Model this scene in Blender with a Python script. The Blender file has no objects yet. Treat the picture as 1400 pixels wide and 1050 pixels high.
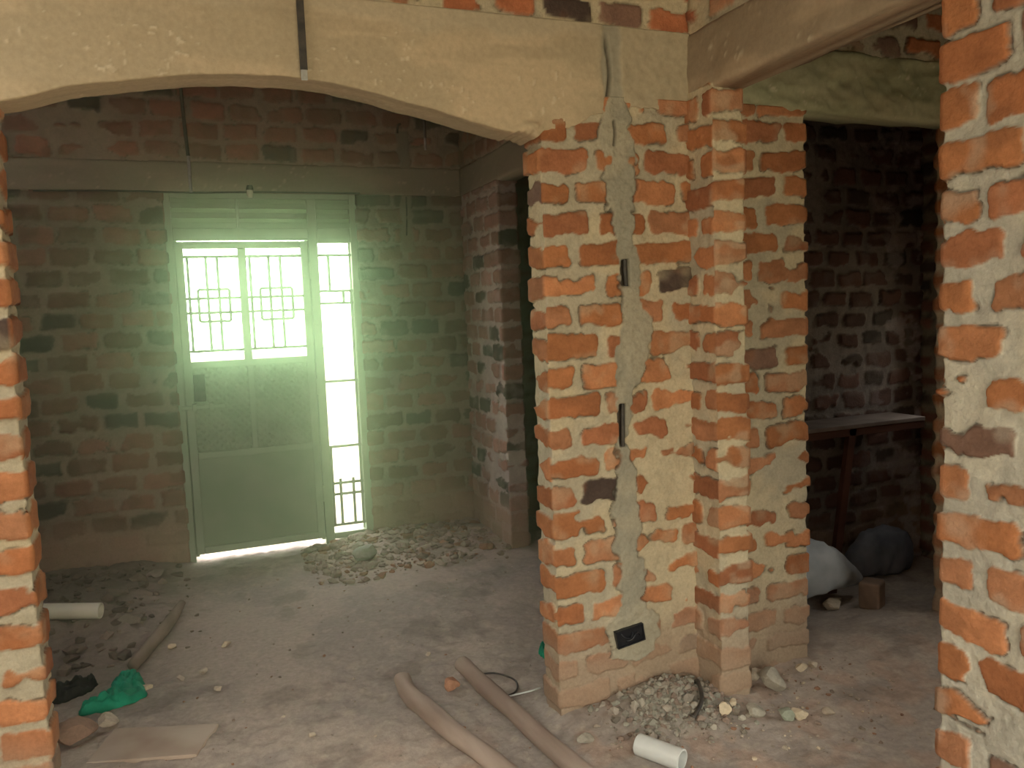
import bpy, math, random
import numpy as np
from mathutils import Matrix, Vector

C = bpy.context.scene.collection
scene = bpy.context.scene

# ------------------------------------------------------------------ camera
def make_camera():
    yaw, pit, rol = (math.radians(v) for v in (21.64, -5.07, -2.27))
    a = Vector((math.sin(yaw), math.cos(yaw), 0)); r = Vector((math.cos(yaw), -math.sin(yaw), 0)); u = Vector((0, 0, 1))
    a2 = a*math.cos(pit) + u*math.sin(pit); u2 = u*math.cos(pit) - a*math.sin(pit)
    R = r*math.cos(rol) + u2*math.sin(rol); U = u2*math.cos(rol) - r*math.sin(rol)
    cd = bpy.data.cameras.new('camera'); cd.sensor_width = 36; cd.lens = 36*1121/1400
    cd.clip_start = 0.05; cd.clip_end = 200
    co = bpy.data.objects.new('camera', cd); C.objects.link(co)
    m = Matrix((R, U, -a2)).transposed().to_4x4(); m.translation = (0, 0, 1.52)
    co.matrix_world = m
    scene.camera = co
make_camera()

# ------------------------------------------------------------------ sky and daylight
SKY = 11.4
EXPOSURE = 0.0
scene.view_settings.view_transform = 'Standard'
scene.view_settings.look = 'None'
scene.view_settings.gamma = 1
scene.view_settings.exposure = EXPOSURE
scene.view_settings.use_curve_mapping = False
scene.cycles.max_bounces = 10
scene.cycles.diffuse_bounces = 6
scene.cycles.volume_bounces = 1
scene.cycles.sample_clamp_indirect = 6

def make_world():
    w = bpy.data.worlds.new('sky'); scene.world = w; w.use_nodes = True
    nt = w.node_tree; nt.nodes.clear()
    out = nt.nodes.new('ShaderNodeOutputWorld'); bg = nt.nodes.new('ShaderNodeBackground')
    tc = nt.nodes.new('ShaderNodeTexCoord'); sp = nt.nodes.new('ShaderNodeSeparateXYZ')
    nt.links.new(tc.outputs['Generated'], sp.inputs[0])
    # surroundings: leafy on the door side, sunlit bare earth on the other
    mr = nt.nodes.new('ShaderNodeMapRange'); mr.inputs[1].default_value = -0.4; mr.inputs[2].default_value = 0.4
    nt.links.new(sp.outputs[1], mr.inputs[0])
    mx = nt.nodes.new('ShaderNodeMix'); mx.data_type = 'RGBA'
    mx.inputs[6].default_value = (0.36, 0.325, 0.215, 1); mx.inputs[7].default_value = (0.93, 1.10, 0.79, 1)
    nt.links.new(mr.outputs[0], mx.inputs[0])
    # open sky higher up
    mz = nt.nodes.new('ShaderNodeMapRange'); mz.inputs[1].default_value = 0.02; mz.inputs[2].default_value = 0.42
    nt.links.new(sp.outputs[2], mz.inputs[0])
    m2 = nt.nodes.new('ShaderNodeMix'); m2.data_type = 'RGBA'
    m2.inputs[7].default_value = (0.84, 0.825, 0.74, 1)
    nt.links.new(mx.outputs[2], m2.inputs[6]); nt.links.new(mz.outputs[0], m2.inputs[0])
    nt.links.new(m2.outputs[2], bg.inputs[0]); bg.inputs[1].default_value = SKY
    nt.links.new(bg.outputs[0], out.inputs[0])
make_world()

def portal(name, loc, rot, sx, sy):
    ld = bpy.data.lights.new(name, 'AREA'); ld.shape = 'RECTANGLE'; ld.size = sx; ld.size_y = sy
    ld.cycles.is_portal = True
    o = bpy.data.objects.new(name, ld); C.objects.link(o); o.location = loc; o.rotation_euler = rot
H = math.pi/2
portal('daylight_door', (0.53, 5.62, 1.0), (-H, 0, 0), 1.2, 2.0)          # points to -Y
portal('daylight_far_room', (-1.80, 3.75, 1.7), (0, -H, 0), 0.65, 0.55)      # points to +X
portal('daylight_front', (0.5, -1.65, 1.1), (H, 0, 0), 2.4, 2.2)          # points to +Y
portal('daylight_hall', (4.15, 1.05, 1.4), (0, H, 0), 1.0, 0.9)          # points to -X, through an unseen window added to brighten the hall
portal('daylight_store', (4.15, 3.23, 1.28), (0, H, 0), 0.55, 0.2)          # points to -X

# ------------------------------------------------------------------ numeric helpers
_rng = np.random.default_rng(7)
_T = _rng.random((256, 256))
def noise(x, y, seed=0):
    x = np.asarray(x, float) + seed*17.31; y = np.asarray(y, float) + seed*7.77
    xi = np.floor(x); yi = np.floor(y); fx = x - xi; fy = y - yi
    fx = fx*fx*(3-2*fx); fy = fy*fy*(3-2*fy)
    a = xi.astype(int) & 255; b = yi.astype(int) & 255; a1 = (a+1) & 255; b1 = (b+1) & 255
    return (_T[a, b]*(1-fx) + _T[a1, b]*fx)*(1-fy) + (_T[a, b1]*(1-fx) + _T[a1, b1]*fx)*fy
def fbm(x, y, seed=0, n=3):
    s = 0; amp = 0.5; tot = 0
    for k in range(n):
        s = s + amp*noise(x*2**k, y*2**k, seed+k*3); tot += amp; amp *= 0.55
    return s/tot
def sstep(a, b, x):
    t = np.clip((x-a)/(b-a), 0, 1); return t*t*(3-2*t)
def mixc(c0, c1, t):
    return c0*(1-t[..., None]) + np.asarray(c1)*t[..., None]

def mesh_obj(name, V, F, mat, col=None, smooth=True, parent=None):
    """V (n,3); F list of polygons or (m,4) array; col (n,3) reflectance per vertex"""
    me = bpy.data.meshes.new(name)
    V = np.asarray(V, np.float32)
    if isinstance(F, np.ndarray):
        nf, k = F.shape; li = F.ravel(); ls = np.arange(nf)*k
    else:
        li = np.array([i for f in F for i in f]); ln = [len(f) for f in F]; ls = np.concatenate([[0], np.cumsum(ln)[:-1]]); nf = len(F)
    me.vertices.add(len(V)); me.vertices.foreach_set('co', V.ravel())
    me.loops.add(len(li)); me.loops.foreach_set('vertex_index', li.astype(np.int32))
    me.polygons.add(nf); me.polygons.foreach_set('loop_start', ls.astype(np.int32))
    me.update(calc_edges=True); me.validate()
    me.polygons.foreach_set('use_smooth', np.full(len(me.polygons), smooth))
    if col is not None:
        at = me.color_attributes.new('Col', 'FLOAT_COLOR', 'POINT')
        c4 = np.ones((len(V), 4), np.float32); c4[:, :3] = col
        at.data.foreach_set('color', c4.ravel())
    me.materials.append(mat)
    o = bpy.data.objects.new(name, me); C.objects.link(o)
    if parent: o.parent = parent
    return o

def tag(o, label=None, cat=None, group=None, kind=None):
    if label: o['label'] = label
    if cat: o['category'] = cat
    if group: o['group'] = group
    if kind: o['kind'] = kind
    return o
def thing(name, loc, label, cat, group=None, kind=None):
    o = bpy.data.objects.new(name, None); C.objects.link(o); o.location = loc
    o.empty_display_size = 0.1
    bpy.context.view_layer.update()
    return tag(o, label, cat, group, kind)

# ------------------------------------------------------------------ materials
def mat_vcol(name, rough=0.92, bump=0.25, scale=120, var=0.12, bdist=0.004):
    m = bpy.data.materials.new(name); m.use_nodes = True; nt = m.node_tree
    b = nt.nodes['Principled BSDF']; b.inputs['Roughness'].default_value = rough
    b.inputs['Specular IOR Level'].default_value = 0.2
    at = nt.nodes.new('ShaderNodeAttribute'); at.attribute_name = 'Col'
    tc = nt.nodes.new('ShaderNodeTexCoord')
    n = nt.nodes.new('ShaderNodeTexNoise'); n.inputs['Scale'].default_value = scale; n.inputs['Detail'].default_value = 6
    n.inputs['Roughness'].default_value = 0.65
    nt.links.new(tc.outputs['Object'], n.inputs['Vector'])
    mr = nt.nodes.new('ShaderNodeMapRange'); mr.inputs[1].default_value = 0.3; mr.inputs[2].default_value = 0.7
    mr.inputs[3].default_value = 1-var; mr.inputs[4].default_value = 1+var
    nt.links.new(n.outputs[0], mr.inputs[0])
    mx = nt.nodes.new('ShaderNodeMix'); mx.data_type = 'RGBA'; mx.blend_type = 'MULTIPLY'; mx.inputs[0].default_value = 1
    nt.links.new(at.outputs['Color'], mx.inputs[6]); nt.links.new(mr.outputs[0], mx.inputs[7])
    nt.links.new(mx.outputs[2], b.inputs['Base Color'])
    bp = nt.nodes.new('ShaderNodeBump'); bp.inputs['Strength'].default_value = bump; bp.inputs['Distance'].default_value = bdist
    nt.links.new(n.outputs[0], bp.inputs['Height']); nt.links.new(bp.outputs[0], b.inputs['Normal'])
    return m
def mat_noise(name, c0, c1, scale=8, rough=0.7, bump=0.2, metal=0, stretch=(1, 1, 1), bdist=0.003, spec=0.4):
    m = bpy.data.materials.new(name); m.use_nodes = True; nt = m.node_tree
    b = nt.nodes['Principled BSDF']; b.inputs['Roughness'].default_value = rough; b.inputs['Metallic'].default_value = metal
    b.inputs['Specular IOR Level'].default_value = spec
    tc = nt.nodes.new('ShaderNodeTexCoord'); mp = nt.nodes.new('ShaderNodeMapping'); mp.inputs['Scale'].default_value = stretch
    nt.links.new(tc.outputs['Object'], mp.inputs[0])
    n = nt.nodes.new('ShaderNodeTexNoise'); n.inputs['Scale'].default_value = scale; n.inputs['Detail'].default_value = 7
    nt.links.new(mp.outputs[0], n.inputs['Vector'])
    r = nt.nodes.new('ShaderNodeValToRGB'); r.color_ramp.elements[0].position = 0.35; r.color_ramp.elements[1].position = 0.65
    r.color_ramp.elements[0].color = (*c0, 1); r.color_ramp.elements[1].color = (*c1, 1)
    nt.links.new(n.outputs[0], r.inputs[0]); nt.links.new(r.outputs[0], b.inputs['Base Color'])
    bp = nt.nodes.new('ShaderNodeBump'); bp.inputs['Strength'].default_value = bump; bp.inputs['Distance'].default_value = bdist
    nt.links.new(n.outputs[0], bp.inputs['Height']); nt.links.new(bp.outputs[0], b.inputs['Normal'])
    return m
def mat_checker_plate(name, c0, c1):
    """painted steel sheet with a raised diamond pattern"""
    m = mat_noise(name, c0, c1, scale=9, rough=0.45, bump=0.1)
    nt = m.node_tree; b = nt.nodes['Principled BSDF']
    tc = nt.nodes.new('ShaderNodeTexCoord'); mp = nt.nodes.new('ShaderNodeMapping')
    mp.inputs['Rotation'].default_value = (0, math.radians(45), 0)
    nt.links.new(tc.outputs['Object'], mp.inputs[0])
    ws = []
    for d in ('X', 'Z'):
        w = nt.nodes.new('ShaderNodeTexWave'); w.bands_direction = d; w.inputs['Scale'].default_value = 9
        nt.links.new(mp.outputs[0], w.inputs['Vector']); ws.append(w)
    mu = nt.nodes.new('ShaderNodeMath'); mu.operation = 'MULTIPLY'
    nt.links.new(ws[0].outputs['Fac'], mu.inputs[0]); nt.links.new(ws[1].outputs['Fac'], mu.inputs[1])
    bp = nt.nodes.new('ShaderNodeBump'); bp.inputs['Strength'].default_value = 0.9; bp.inputs['Distance'].default_value = 0.006
    nt.links.new(mu.outputs[0], bp.inputs['Height']); nt.links.new(bp.outputs[0], b.inputs['Normal'])
    return m

M_BRICK = mat_vcol('fired_brick_and_mortar', bump=0.6, scale=85, bdist=0.006)
M_CONC = mat_vcol('cast_concrete', bump=0.25, scale=60, var=0.09)
M_EARTH = mat_vcol('earth_floor', bump=0.5, scale=45, var=0.16, bdist=0.008)
M_STONE = mat_vcol('loose_stone', bump=0.4, scale=70, var=0.15)
M_ROOF = mat_noise('roof_sheet', (0.10, 0.075, 0.05), (0.16, 0.12, 0.08), 3, 0.7)
M_STEEL = mat_noise('green_grey_steel_paint', (0.27, 0.35, 0.235), (0.32, 0.40, 0.28), 7, 0.5, 0.1)
M_PANEL = mat_checker_plate('checker_plate', (0.235, 0.31, 0.20), (0.29, 0.365, 0.245))
M_SHEET = mat_noise('steel_sheet', (0.225, 0.305, 0.19), (0.28, 0.35, 0.235), 5, 0.5, 0.08)
M_GRILLE = mat_noise('grille_paint', (0.14, 0.16, 0.12), (0.18, 0.20, 0.16), 20, 0.6, 0.1)
M_IRON = mat_noise('dark_iron', (0.03, 0.028, 0.025), (0.07, 0.06, 0.05), 30, 0.5, 0.2)
M_ZINC = mat_noise('zinc_conduit', (0.35, 0.36, 0.34), (0.5, 0.5, 0.48), 40, 0.4, 0.1, metal=0.6)
M_BLACK = mat_noise('black_plastic', (0.006, 0.007, 0.01), (0.015, 0.016, 0.02), 30, 0.35, 0.2)
M_POLE = mat_noise('peeled_pole', (0.27, 0.20, 0.16), (0.42, 0.335, 0.28), 10, 0.85, 0.5, stretch=(1, 0.15, 1), bdist=0.006)
M_STICK = mat_noise('grey_stick', (0.17, 0.13, 0.10), (0.30, 0.24, 0.19), 12, 0.9, 0.4, stretch=(1, 0.3, 1))
M_PVC = mat_noise('white_pvc', (0.58, 0.60, 0.58), (0.70, 0.72, 0.70), 6, 0.4, 0.05)
M_PVC2 = mat_noise('cream_pvc', (0.62, 0.62, 0.48), (0.78, 0.78, 0.62), 6, 0.4, 0.05)
M_GREEN = mat_noise('green_plastic_bag', (0.0, 0.20, 0.11), (0.01, 0.34, 0.20), 14, 0.75, 0.5, bdist=0.01)
M_BOARD = mat_noise('dusty_board', (0.40, 0.30, 0.235), (0.50, 0.42, 0.345), 5, 0.9, 0.2)
M_SACK = mat_noise('white_woven_sack', (0.34, 0.37, 0.40), (0.48, 0.51, 0.54), 7, 0.7, 0.4, bdist=0.01)
M_SACK2 = mat_noise('dusty_blue_sack', (0.10, 0.115, 0.15), (0.20, 0.21, 0.25), 7, 0.8, 0.4, bdist=0.01)
M_TABLE = mat_noise('red_brown_timber', (0.075, 0.03, 0.02), (0.13, 0.055, 0.038), 9, 0.6, 0.2, stretch=(0.15, 1, 1))
M_TOP = mat_noise('dusty_table_top', (0.16, 0.12, 0.105), (0.22, 0.175, 0.155), 9, 0.7, 0.15)
M_CLOTH = mat_noise('black_rag', (0.012, 0.012, 0.012), (0.03, 0.028, 0.026), 14, 0.9, 0.4)
M_GRASS = mat_noise('yard_ground', (0.40, 0.36, 0.26), (0.55, 0.50, 0.38), 0.8, 0.95, 0.3)

# ------------------------------------------------------------------ brick walls
ORANGE = dict(brick=[(0.41, 0.170, 0.074), (0.38, 0.150, 0.066), (0.45, 0.195, 0.092), (0.34, 0.138, 0.069), (0.41, 0.19, 0.10)],
              dark=[(0.085, 0.06, 0.05), (0.23, 0.135, 0.10), (0.18, 0.115, 0.09)], pdark=0.06,
              mortar=(0.53, 0.455, 0.315), mortar2=(0.43, 0.385, 0.29), smear=0.585, wob=0.012)
DUSKY = dict(brick=[(0.20, 0.100, 0.072), (0.23, 0.112, 0.08), (0.17, 0.088, 0.066), (0.26, 0.13, 0.095), (0.15, 0.082, 0.063)],  # the orange brick again, with dirt and low light put into the colours
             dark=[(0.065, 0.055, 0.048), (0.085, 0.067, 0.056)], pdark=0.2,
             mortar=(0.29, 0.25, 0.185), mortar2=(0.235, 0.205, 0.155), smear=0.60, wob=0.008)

def brick_wall(name, path, z0, z1, sp, dz, seed, pal=ORANGE, course=0.1085, blen=0.215, zoff=0.0, hook=None, dust=True, amp=1.0,
               closed=True, label=None):
    """A wall: closed footprint `path` (counter-clockwise seen from above) raised from z0 to z1. Bricks stand a few mm proud of the mortar.
    sp: vertex spacing along each side."""
    rs = np.random.default_rng(seed)
    P = np.asarray(path, float); n = len(P)
    S = []; XY = []; NR = []; FI = []; U = []
    s0 = 0
    lens = []
    for i in range(n):
        a = P[i]; b = P[(i+1) % n]; L = np.hypot(*(b-a)); d = (b-a)/L; nr = np.array([d[1], -d[0]])
        k = max(2, int(round(L/sp[i])))
        t = np.arange(k)/k
        for q in t:
            XY.append(a + (b-a)*q); NR.append(nr); S.append(s0+q*L); FI.append(i); U.append(q*L)
        lens.append(L); s0 += L
    XY = np.array(XY); NR = np.array(NR); S = np.array(S); FI = np.array(FI); U = np.array(U)
    # corner vertices: mitred normal
    for i in range(n):
        j = np.where(FI == i)[0][0]
        m = NR[j] + NR[j-1]; m /= np.hypot(*m); NR[j] = m*1.2
    nz = max(2, int(round((z1-z0)/dz))); Z = z0 + (z1-z0)*np.arange(nz+1)/nz
    SS, ZZ = np.meshgrid(S, Z); FF, _ = np.meshgrid(FI, Z); UU, _ = np.meshgrid(U, Z)
    zz = ZZ - zoff + (fbm(SS*1.7, ZZ*1.5, seed)-0.5)*2*pal['wob']*1.6 + (noise(SS*7, ZZ*2, seed+5)-0.5)*pal['wob']
    K = np.floor(zz/course).astype(int)
    dist = np.full(SS.shape, -0.02); BR = np.zeros(SS.shape); BD = np.zeros(SS.shape); PR = np.zeros(SS.shape); EDGE = np.zeros(SS.shape)
    BC = np.zeros(SS.shape + (3,))
    fz = zz - K*course
    kmin, kmax = K.min(), K.max()
    for f in range(n):
        L = lens[f]
        for k in range(kmin, kmax+1):
            msk = (FF == f) & (K == k)
            if not msk.any(): continue
            j = [0.0]; x = (blen if (k+f) % 2 == 0 else blen*0.5) * rs.uniform(0.86, 1.08)
            while x < L-0.06:
                j.append(x); x += blen*rs.uniform(0.88, 1.1)
            j.append(L); j = np.array(j); nb = len(j)-1
            g = rs.uniform(0.010, 0.024, nb+1); gl = g[:nb].copy(); gr = rs.uniform(0.008, 0.022, nb)
            gl[0] = -1; gr[-1] = -1
            gb = rs.uniform(0.007, 0.018, nb); gt = rs.uniform(0.009, 0.023, nb)
            tl = rs.uniform(-0.05, 0.05, nb)
            isd = rs.random(nb) < pal['pdark']
            cols = np.array([pal['dark'][rs.integers(len(pal['dark']))] if isd[q] else pal['brick'][rs.integers(len(pal['brick']))] for q in range(nb)])
            cols = cols*rs.uniform(0.85, 1.15, (nb, 1))
            pr = rs.uniform(0.001, 0.012, nb)
            u = UU[msk]; b = np.clip(np.searchsorted(j, u, side='right')-1, 0, nb-1)
            zc = fz[msk] + tl[b]*(u-(j[b]+j[b+1])/2)
            dl = np.where(gl[b] < 0, 1.0, u-j[b]-gl[b]); dr = np.where(gr[b] < 0, 1.0, j[b+1]-u-gr[b])
            dx = np.minimum(dl, dr); dzz = np.minimum(zc-gb[b], course-zc-gt[b])
            r = 0.018
            q1 = np.maximum(r-dx, 0); q2 = np.maximum(r-dzz, 0)
            dd = np.where((q1 > 0) & (q2 > 0), r-np.hypot(q1, q2), np.minimum(dx, dzz))
            dist[msk] = dd; BC[msk] = cols[b]; PR[msk] = pr[b]; BR[msk] = rs.random(nb)[b]
    sm = fbm(SS*4.3, ZZ*5.5, seed+11, 4)
    dist = dist + (fbm(SS*15, ZZ*18, seed+21)-0.5)*0.034 + (fbm(SS*48, ZZ*48, seed+31, 2)-0.5)*0.009
    dist = dist - np.clip(sm-pal['smear'], 0, 1)*0.22
    w = max(0.004, dz*0.8)
    mask = sstep(-0.0005, w, dist)
    # colour
    mv = fbm(SS*3.5, ZZ*3.5, seed+41, 4); mc = mixc(np.broadcast_to(np.array(pal['mortar']), BC.shape), pal['mortar2'], sstep(0.42, 0.62, mv))
    mc = mc*(0.88+0.24*fbm(SS*30, ZZ*30, seed+43, 2))[..., None]
    bc = BC*(0.78+0.44*fbm(SS*16, ZZ*22, seed+51, 3))[..., None]
    scor = sstep(0.58, 0.75, fbm(SS*7, ZZ*9, seed+53, 3)); bc = mixc(bc, np.array(bc.mean(axis=(0, 1))*0.62), scor*0.45)
    film = sstep(0.55, 0.78, fbm(SS*9, ZZ*9, seed+57, 3))*0.32
    bc = mixc(bc, pal['mortar'], film)
    col = bc*mask[..., None] + mc*(1-mask[..., None])
    hgt = (fbm(SS*11, ZZ*11, seed+61, 3)-0.5)*0.011 + (fbm(SS*42, ZZ*42, seed+63, 2)-0.5)*0.006
    hgt = hgt*(1-mask*0.55) + mask*PR + mask*sstep(0, 0.012, dist)*0.003
    crack = np.exp(-(dist/0.0025)**2)*sstep(0.50, 0.60, fbm(SS*9, ZZ*9, seed+71, 2))
    hgt = hgt - crack*0.008; col = mixc(col, (0.05, 0.04, 0.03), crack*0.7)
    if dust:
        dm = sstep(0.42, 0.10, ZZ + (fbm(SS*4, ZZ*4, seed+81)-0.5)*0.3)*0.85
        col = mixc(col, (0.36, 0.265, 0.19), dm); hgt = hgt*(1-dm*0.4)
    if hook is not None:
        col, hgt = hook(FF, UU, ZZ, col, hgt)
    hgt = hgt*amp
    X = XY[None, :, 0] + NR[None, :, 0]*hgt; Y = XY[None, :, 1] + NR[None, :, 1]*hgt
    V = np.stack([X, Y, ZZ], -1).reshape(-1, 3)
    m = len(S); idx = np.arange(m); nx = (idx+1) % m
    rows = np.arange(nz)[:, None]*m
    Fq = np.stack([rows+idx, rows+nx, rows+m+nx, rows+m+idx], -1).reshape(-1, 4)
    # caps as quad fans are not needed: one centre vertex per cap
    F = [tuple(q) for q in Fq.tolist()]
    c0 = len(V); V = np.vstack([V, [[*P.mean(0), z0], [*P.mean(0), z1]]])
    F += [(c0, int(b), int(a)) for a, b in zip(idx, nx)] + [(c0+1, nz*m+int(a), nz*m+int(b)) for a, b in zip(idx, nx)]
    cc = np.vstack([col.reshape(-1, 3), [pal['mortar'], pal['mortar']]])
    o = mesh_obj(name, V, F, M_BRICK, np.clip(cc, 0, 1))
    return tag(o, label, 'wall', kind='structure')

def rect(x0, x1, y0, y1):
    return [(x0, y0), (x1, y0), (x1, y1), (x0, y1)]    # sides: front(-Y), right(+X), back(+Y), left(-X)

HZ = 3.2          # wall height under the roof
YP, TP = 2.66, 0.13     # the partition with the arch
YB = 5.51         # rear wall of the far room

# plaster filled cable chase down the pier, ending round the socket box
CH = np.array([(2.60, 1.478, .040), (2.3, 1.485, .038), (2.08, 1.50, .055), (1.82, 1.508, .048), (1.66, 1.53, .035), (1.56, 1.545, .05), (1.42, 1.558, .085),
               (1.28, 1.535, .065), (1.17, 1.50, .03), (1.05, 1.49, .025), (0.98, 1.495, .04), (0.88, 1.50, .043), (0.61, 1.50, .05), (0.40, 1.515, .06), (0.33, 1.51, .11), (0.20, 1.52, .10), (0.17, 1.52, 0.0)])[::-1]
def chase(FF, UU, ZZ, col, hgt, x0=1.20):
    x = x0 + UU
    cx = np.interp(ZZ, CH[:, 0], CH[:, 1]); hw = np.interp(ZZ, CH[:, 0], CH[:, 2])
    d = hw - np.abs(x-cx) + (fbm(x*14, ZZ*14, 90)-0.5)*0.085 + (fbm(x*50, ZZ*50, 93, 2)-0.5)*0.012
    m = sstep(-0.001, 0.005, d)*(FF == 0)*(ZZ > 0.17)
    v = fbm(x*6, ZZ*6, 95)
    pc = mixc(np.broadcast_to(np.array((0.385, 0.35, 0.265)), col.shape), (0.32, 0.30, 0.235), sstep(0.4, 0.6, v))
    col = col*(1-m[..., None]) + pc*m[..., None]
    hp = 0.009 + (fbm(x*18, ZZ*18, 97)-0.5)*0.012 + (fbm(x*60, ZZ*60, 98, 2)-0.5)*0.005
    hgt = hgt*(1-m) + hp*m
    e = np.exp(-(d/0.003)**2)*sstep(0.5, 0.6, fbm(x*8, ZZ*8, 99))*(FF == 0)*(ZZ > 0.2)
    hgt = hgt - e*0.009; col = mixc(col, (0.06, 0.055, 0.045), e*0.75)
    # open slots where the conduit shows
    for (sx, za, zb, wd) in ((1.517, 1.598, 1.690, 0.016), (1.487, 1.005, 1.160, 0.012)):
        sl = sstep(0.004, -0.002, np.abs(x-sx)-wd)*sstep(0.006, -0.004, np.maximum(za-ZZ, ZZ-zb))*(FF == 0)
        hgt = hgt*(1-sl) - 0.022*sl; col = mixc(col, (0.07, 0.05, 0.04), sl*0.8)
    # the long gash beside the chase near the top
    g = np.exp(-((x-1.483-0.006*np.sin(ZZ*30))/0.005)**2)*sstep(2.05, 2.08, ZZ)*sstep(2.26, 2.2, ZZ)*(FF == 0)*sstep(0.45, 0.5, noise(x*0, ZZ*24, 12))
    hgt = hgt - g*0.012; col = mixc(col, (0.05, 0.04, 0.03), g*0.8)
    return col, hgt

# -- the partition with the arch (facing the camera)
brick_wall('wall_middle_pier', rect(1.20, 1.815, YP, YP+TP), -0.03, 2.27, [.0045, .05, .02, .006], .0045, 3, hook=chase, zoff=0.03, label='orange brick pier under the right end of the arch')
brick_wall('wall_front_left', rect(-0.80, -0.45, YP, YP+TP), -0.03, 2.16, [.006, .008, .03, .1], .006, 17, pal=dict(ORANGE, smear=0.66), zoff=0.05, label='orange brick pier at the left edge under the arch')
brick_wall('wall_front_far_left', rect(-2.2, -0.80, YP, YP+TP), -0.03, 2.16, [.03, .1, .05, .1], .03, 15, label='brick wall left of the left arch pier')
def stub_hook(FF, UU, ZZ, col, hgt):
    # white lime splashes between courses on the narrow front, open joint where it meets the wall
    v = sstep(0.55, 0.62, fbm(UU*5+3, ZZ*9.2, 140))*(FF == 0)*0.6
    return mixc(col, (0.58, 0.51, 0.37), v*0.5*sstep(0.2, 0.4, ZZ)), hgt + v*0.003
brick_wall('wall_right_stub', rect(1.80, 1.925, 2.50, YP+0.03), -0.03, 2.30, [.005, .02, .05, .005], .005, 25, hook=stub_hook, zoff=0.02, label='narrow orange brick stub projecting from the wall beside the pier')
brick_wall('wall_door_side', rect(1.90, 2.345, YP, YP+TP), -0.03, 2.275, [.005, .007, .05, .05], .005, 34, zoff=0.06, label='orange brick wall between the stub and the dark doorway')
brick_wall('wall_door_far_side', rect(3.22, 4.1, YP, YP+TP), -0.03, 2.275, [.02, .1, .1, .01], .02, 35, label='brick wall right of the dark doorway')
# -- wall close to the camera on the right
brick_wall('wall_right', rect(1.81, 1.935, 0.80, 1.545), -0.03, 2.30, [.1, .05, .006, .0045], .005, 47, pal=dict(ORANGE, smear=0.63, pdark=0.1, mortar=(0.53, 0.50, 0.41), mortar2=(0.44, 0.42, 0.355), wob=0.018), course=0.118, zoff=0.035, label='near orange brick wall at the right edge with thick smeared mortar')
brick_wall('wall_right_behind', rect(1.81, 1.935, -1.5, 0.80), -0.03, 2.30, [.1, .05, .1, .03], .03, 49, label='brick wall right of the camera, behind the near pier')
# -- upper courses over the beams
DUSKY_UP = dict(DUSKY, brick=[(0.30, 0.135, 0.09), (0.34, 0.15, 0.10), (0.25, 0.115, 0.08)], dark=[(0.085, 0.065, 0.055)], mortar=(0.36, 0.30, 0.215), mortar2=(0.29, 0.245, 0.18))  # upper far walls: light reaching them is put into paler, redder colours
UP = dict(ORANGE, pdark=0.42, brick=[(0.40, 0.145, 0.07), (0.46, 0.17, 0.08), (0.33, 0.12, 0.065)])
brick_wall('wall_front_upper', rect(-2.2, 4.1, YP+0.005, YP+TP), 2.5, HZ, [.008, .1, .05, .1], .008, 51, pal=UP, zoff=2.512, dust=False, label='brick courses above the arch beam')
brick_wall('wall_right_upper', rect(1.815, 1.935, -1.5, YP), 2.5, HZ, [.1, .03, .1, .012], .01, 56, pal=UP, zoff=2.51, dust=False, label='brick courses above the beam on the right')
# -- far room
def strip_hook(x0):
    def hk(FF, UU, ZZ, col, hgt):
        d = 0.045-np.abs(x0+UU-1.46)+(fbm(UU*12, ZZ*12, 160)-0.5)*0.05
        m = sstep(0, 0.012, d)*(FF == 0)*(ZZ > 1.95)*(ZZ < 2.76)
        return mixc(col, (0.25, 0.225, 0.165), m), hgt*(1-m)+0.006*m
    return hk
ST = dict(DUSKY)
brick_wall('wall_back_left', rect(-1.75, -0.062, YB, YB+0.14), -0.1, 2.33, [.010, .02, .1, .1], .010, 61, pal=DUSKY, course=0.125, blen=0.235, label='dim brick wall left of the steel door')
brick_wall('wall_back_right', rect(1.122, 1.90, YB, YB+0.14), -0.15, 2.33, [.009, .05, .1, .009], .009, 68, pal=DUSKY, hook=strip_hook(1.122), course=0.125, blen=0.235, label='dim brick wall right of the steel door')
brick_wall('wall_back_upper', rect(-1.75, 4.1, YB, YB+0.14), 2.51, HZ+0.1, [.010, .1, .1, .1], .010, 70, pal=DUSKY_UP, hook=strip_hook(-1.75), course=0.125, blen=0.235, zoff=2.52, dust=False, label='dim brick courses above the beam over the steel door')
PALE_LIT = dict(DUSKY, brick=[(0.36, 0.19, 0.15), (0.30, 0.15, 0.12), (0.40, 0.23, 0.19)], mortar=(0.50, 0.45, 0.40), mortar2=(0.40, 0.35, 0.31), smear=0.56)  # paler copy: whitewash dust, plus light on the stub put into the colour
brick_wall('wall_right_far_stub', rect(1.86, 1.98, 4.80, YB), -0.1, 2.33, [.008, .05, .1, .008], .008, 83, pal=PALE_LIT, course=0.12, blen=0.22, label='whitewash dusted brick stub, coloured as if lit, in the corner right of the steel door')
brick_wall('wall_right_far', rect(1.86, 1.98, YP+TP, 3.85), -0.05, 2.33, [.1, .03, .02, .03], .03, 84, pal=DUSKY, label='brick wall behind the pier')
brick_wall('wall_right_far_upper', rect(1.86, 1.98, YP+TP, YB), 2.51, HZ, [.1, .05, .1, .012], .012, 86, pal=DUSKY_UP, course=0.125, zoff=2.52, dust=False, label='dim brick courses above the beam on the far right wall')
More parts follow.
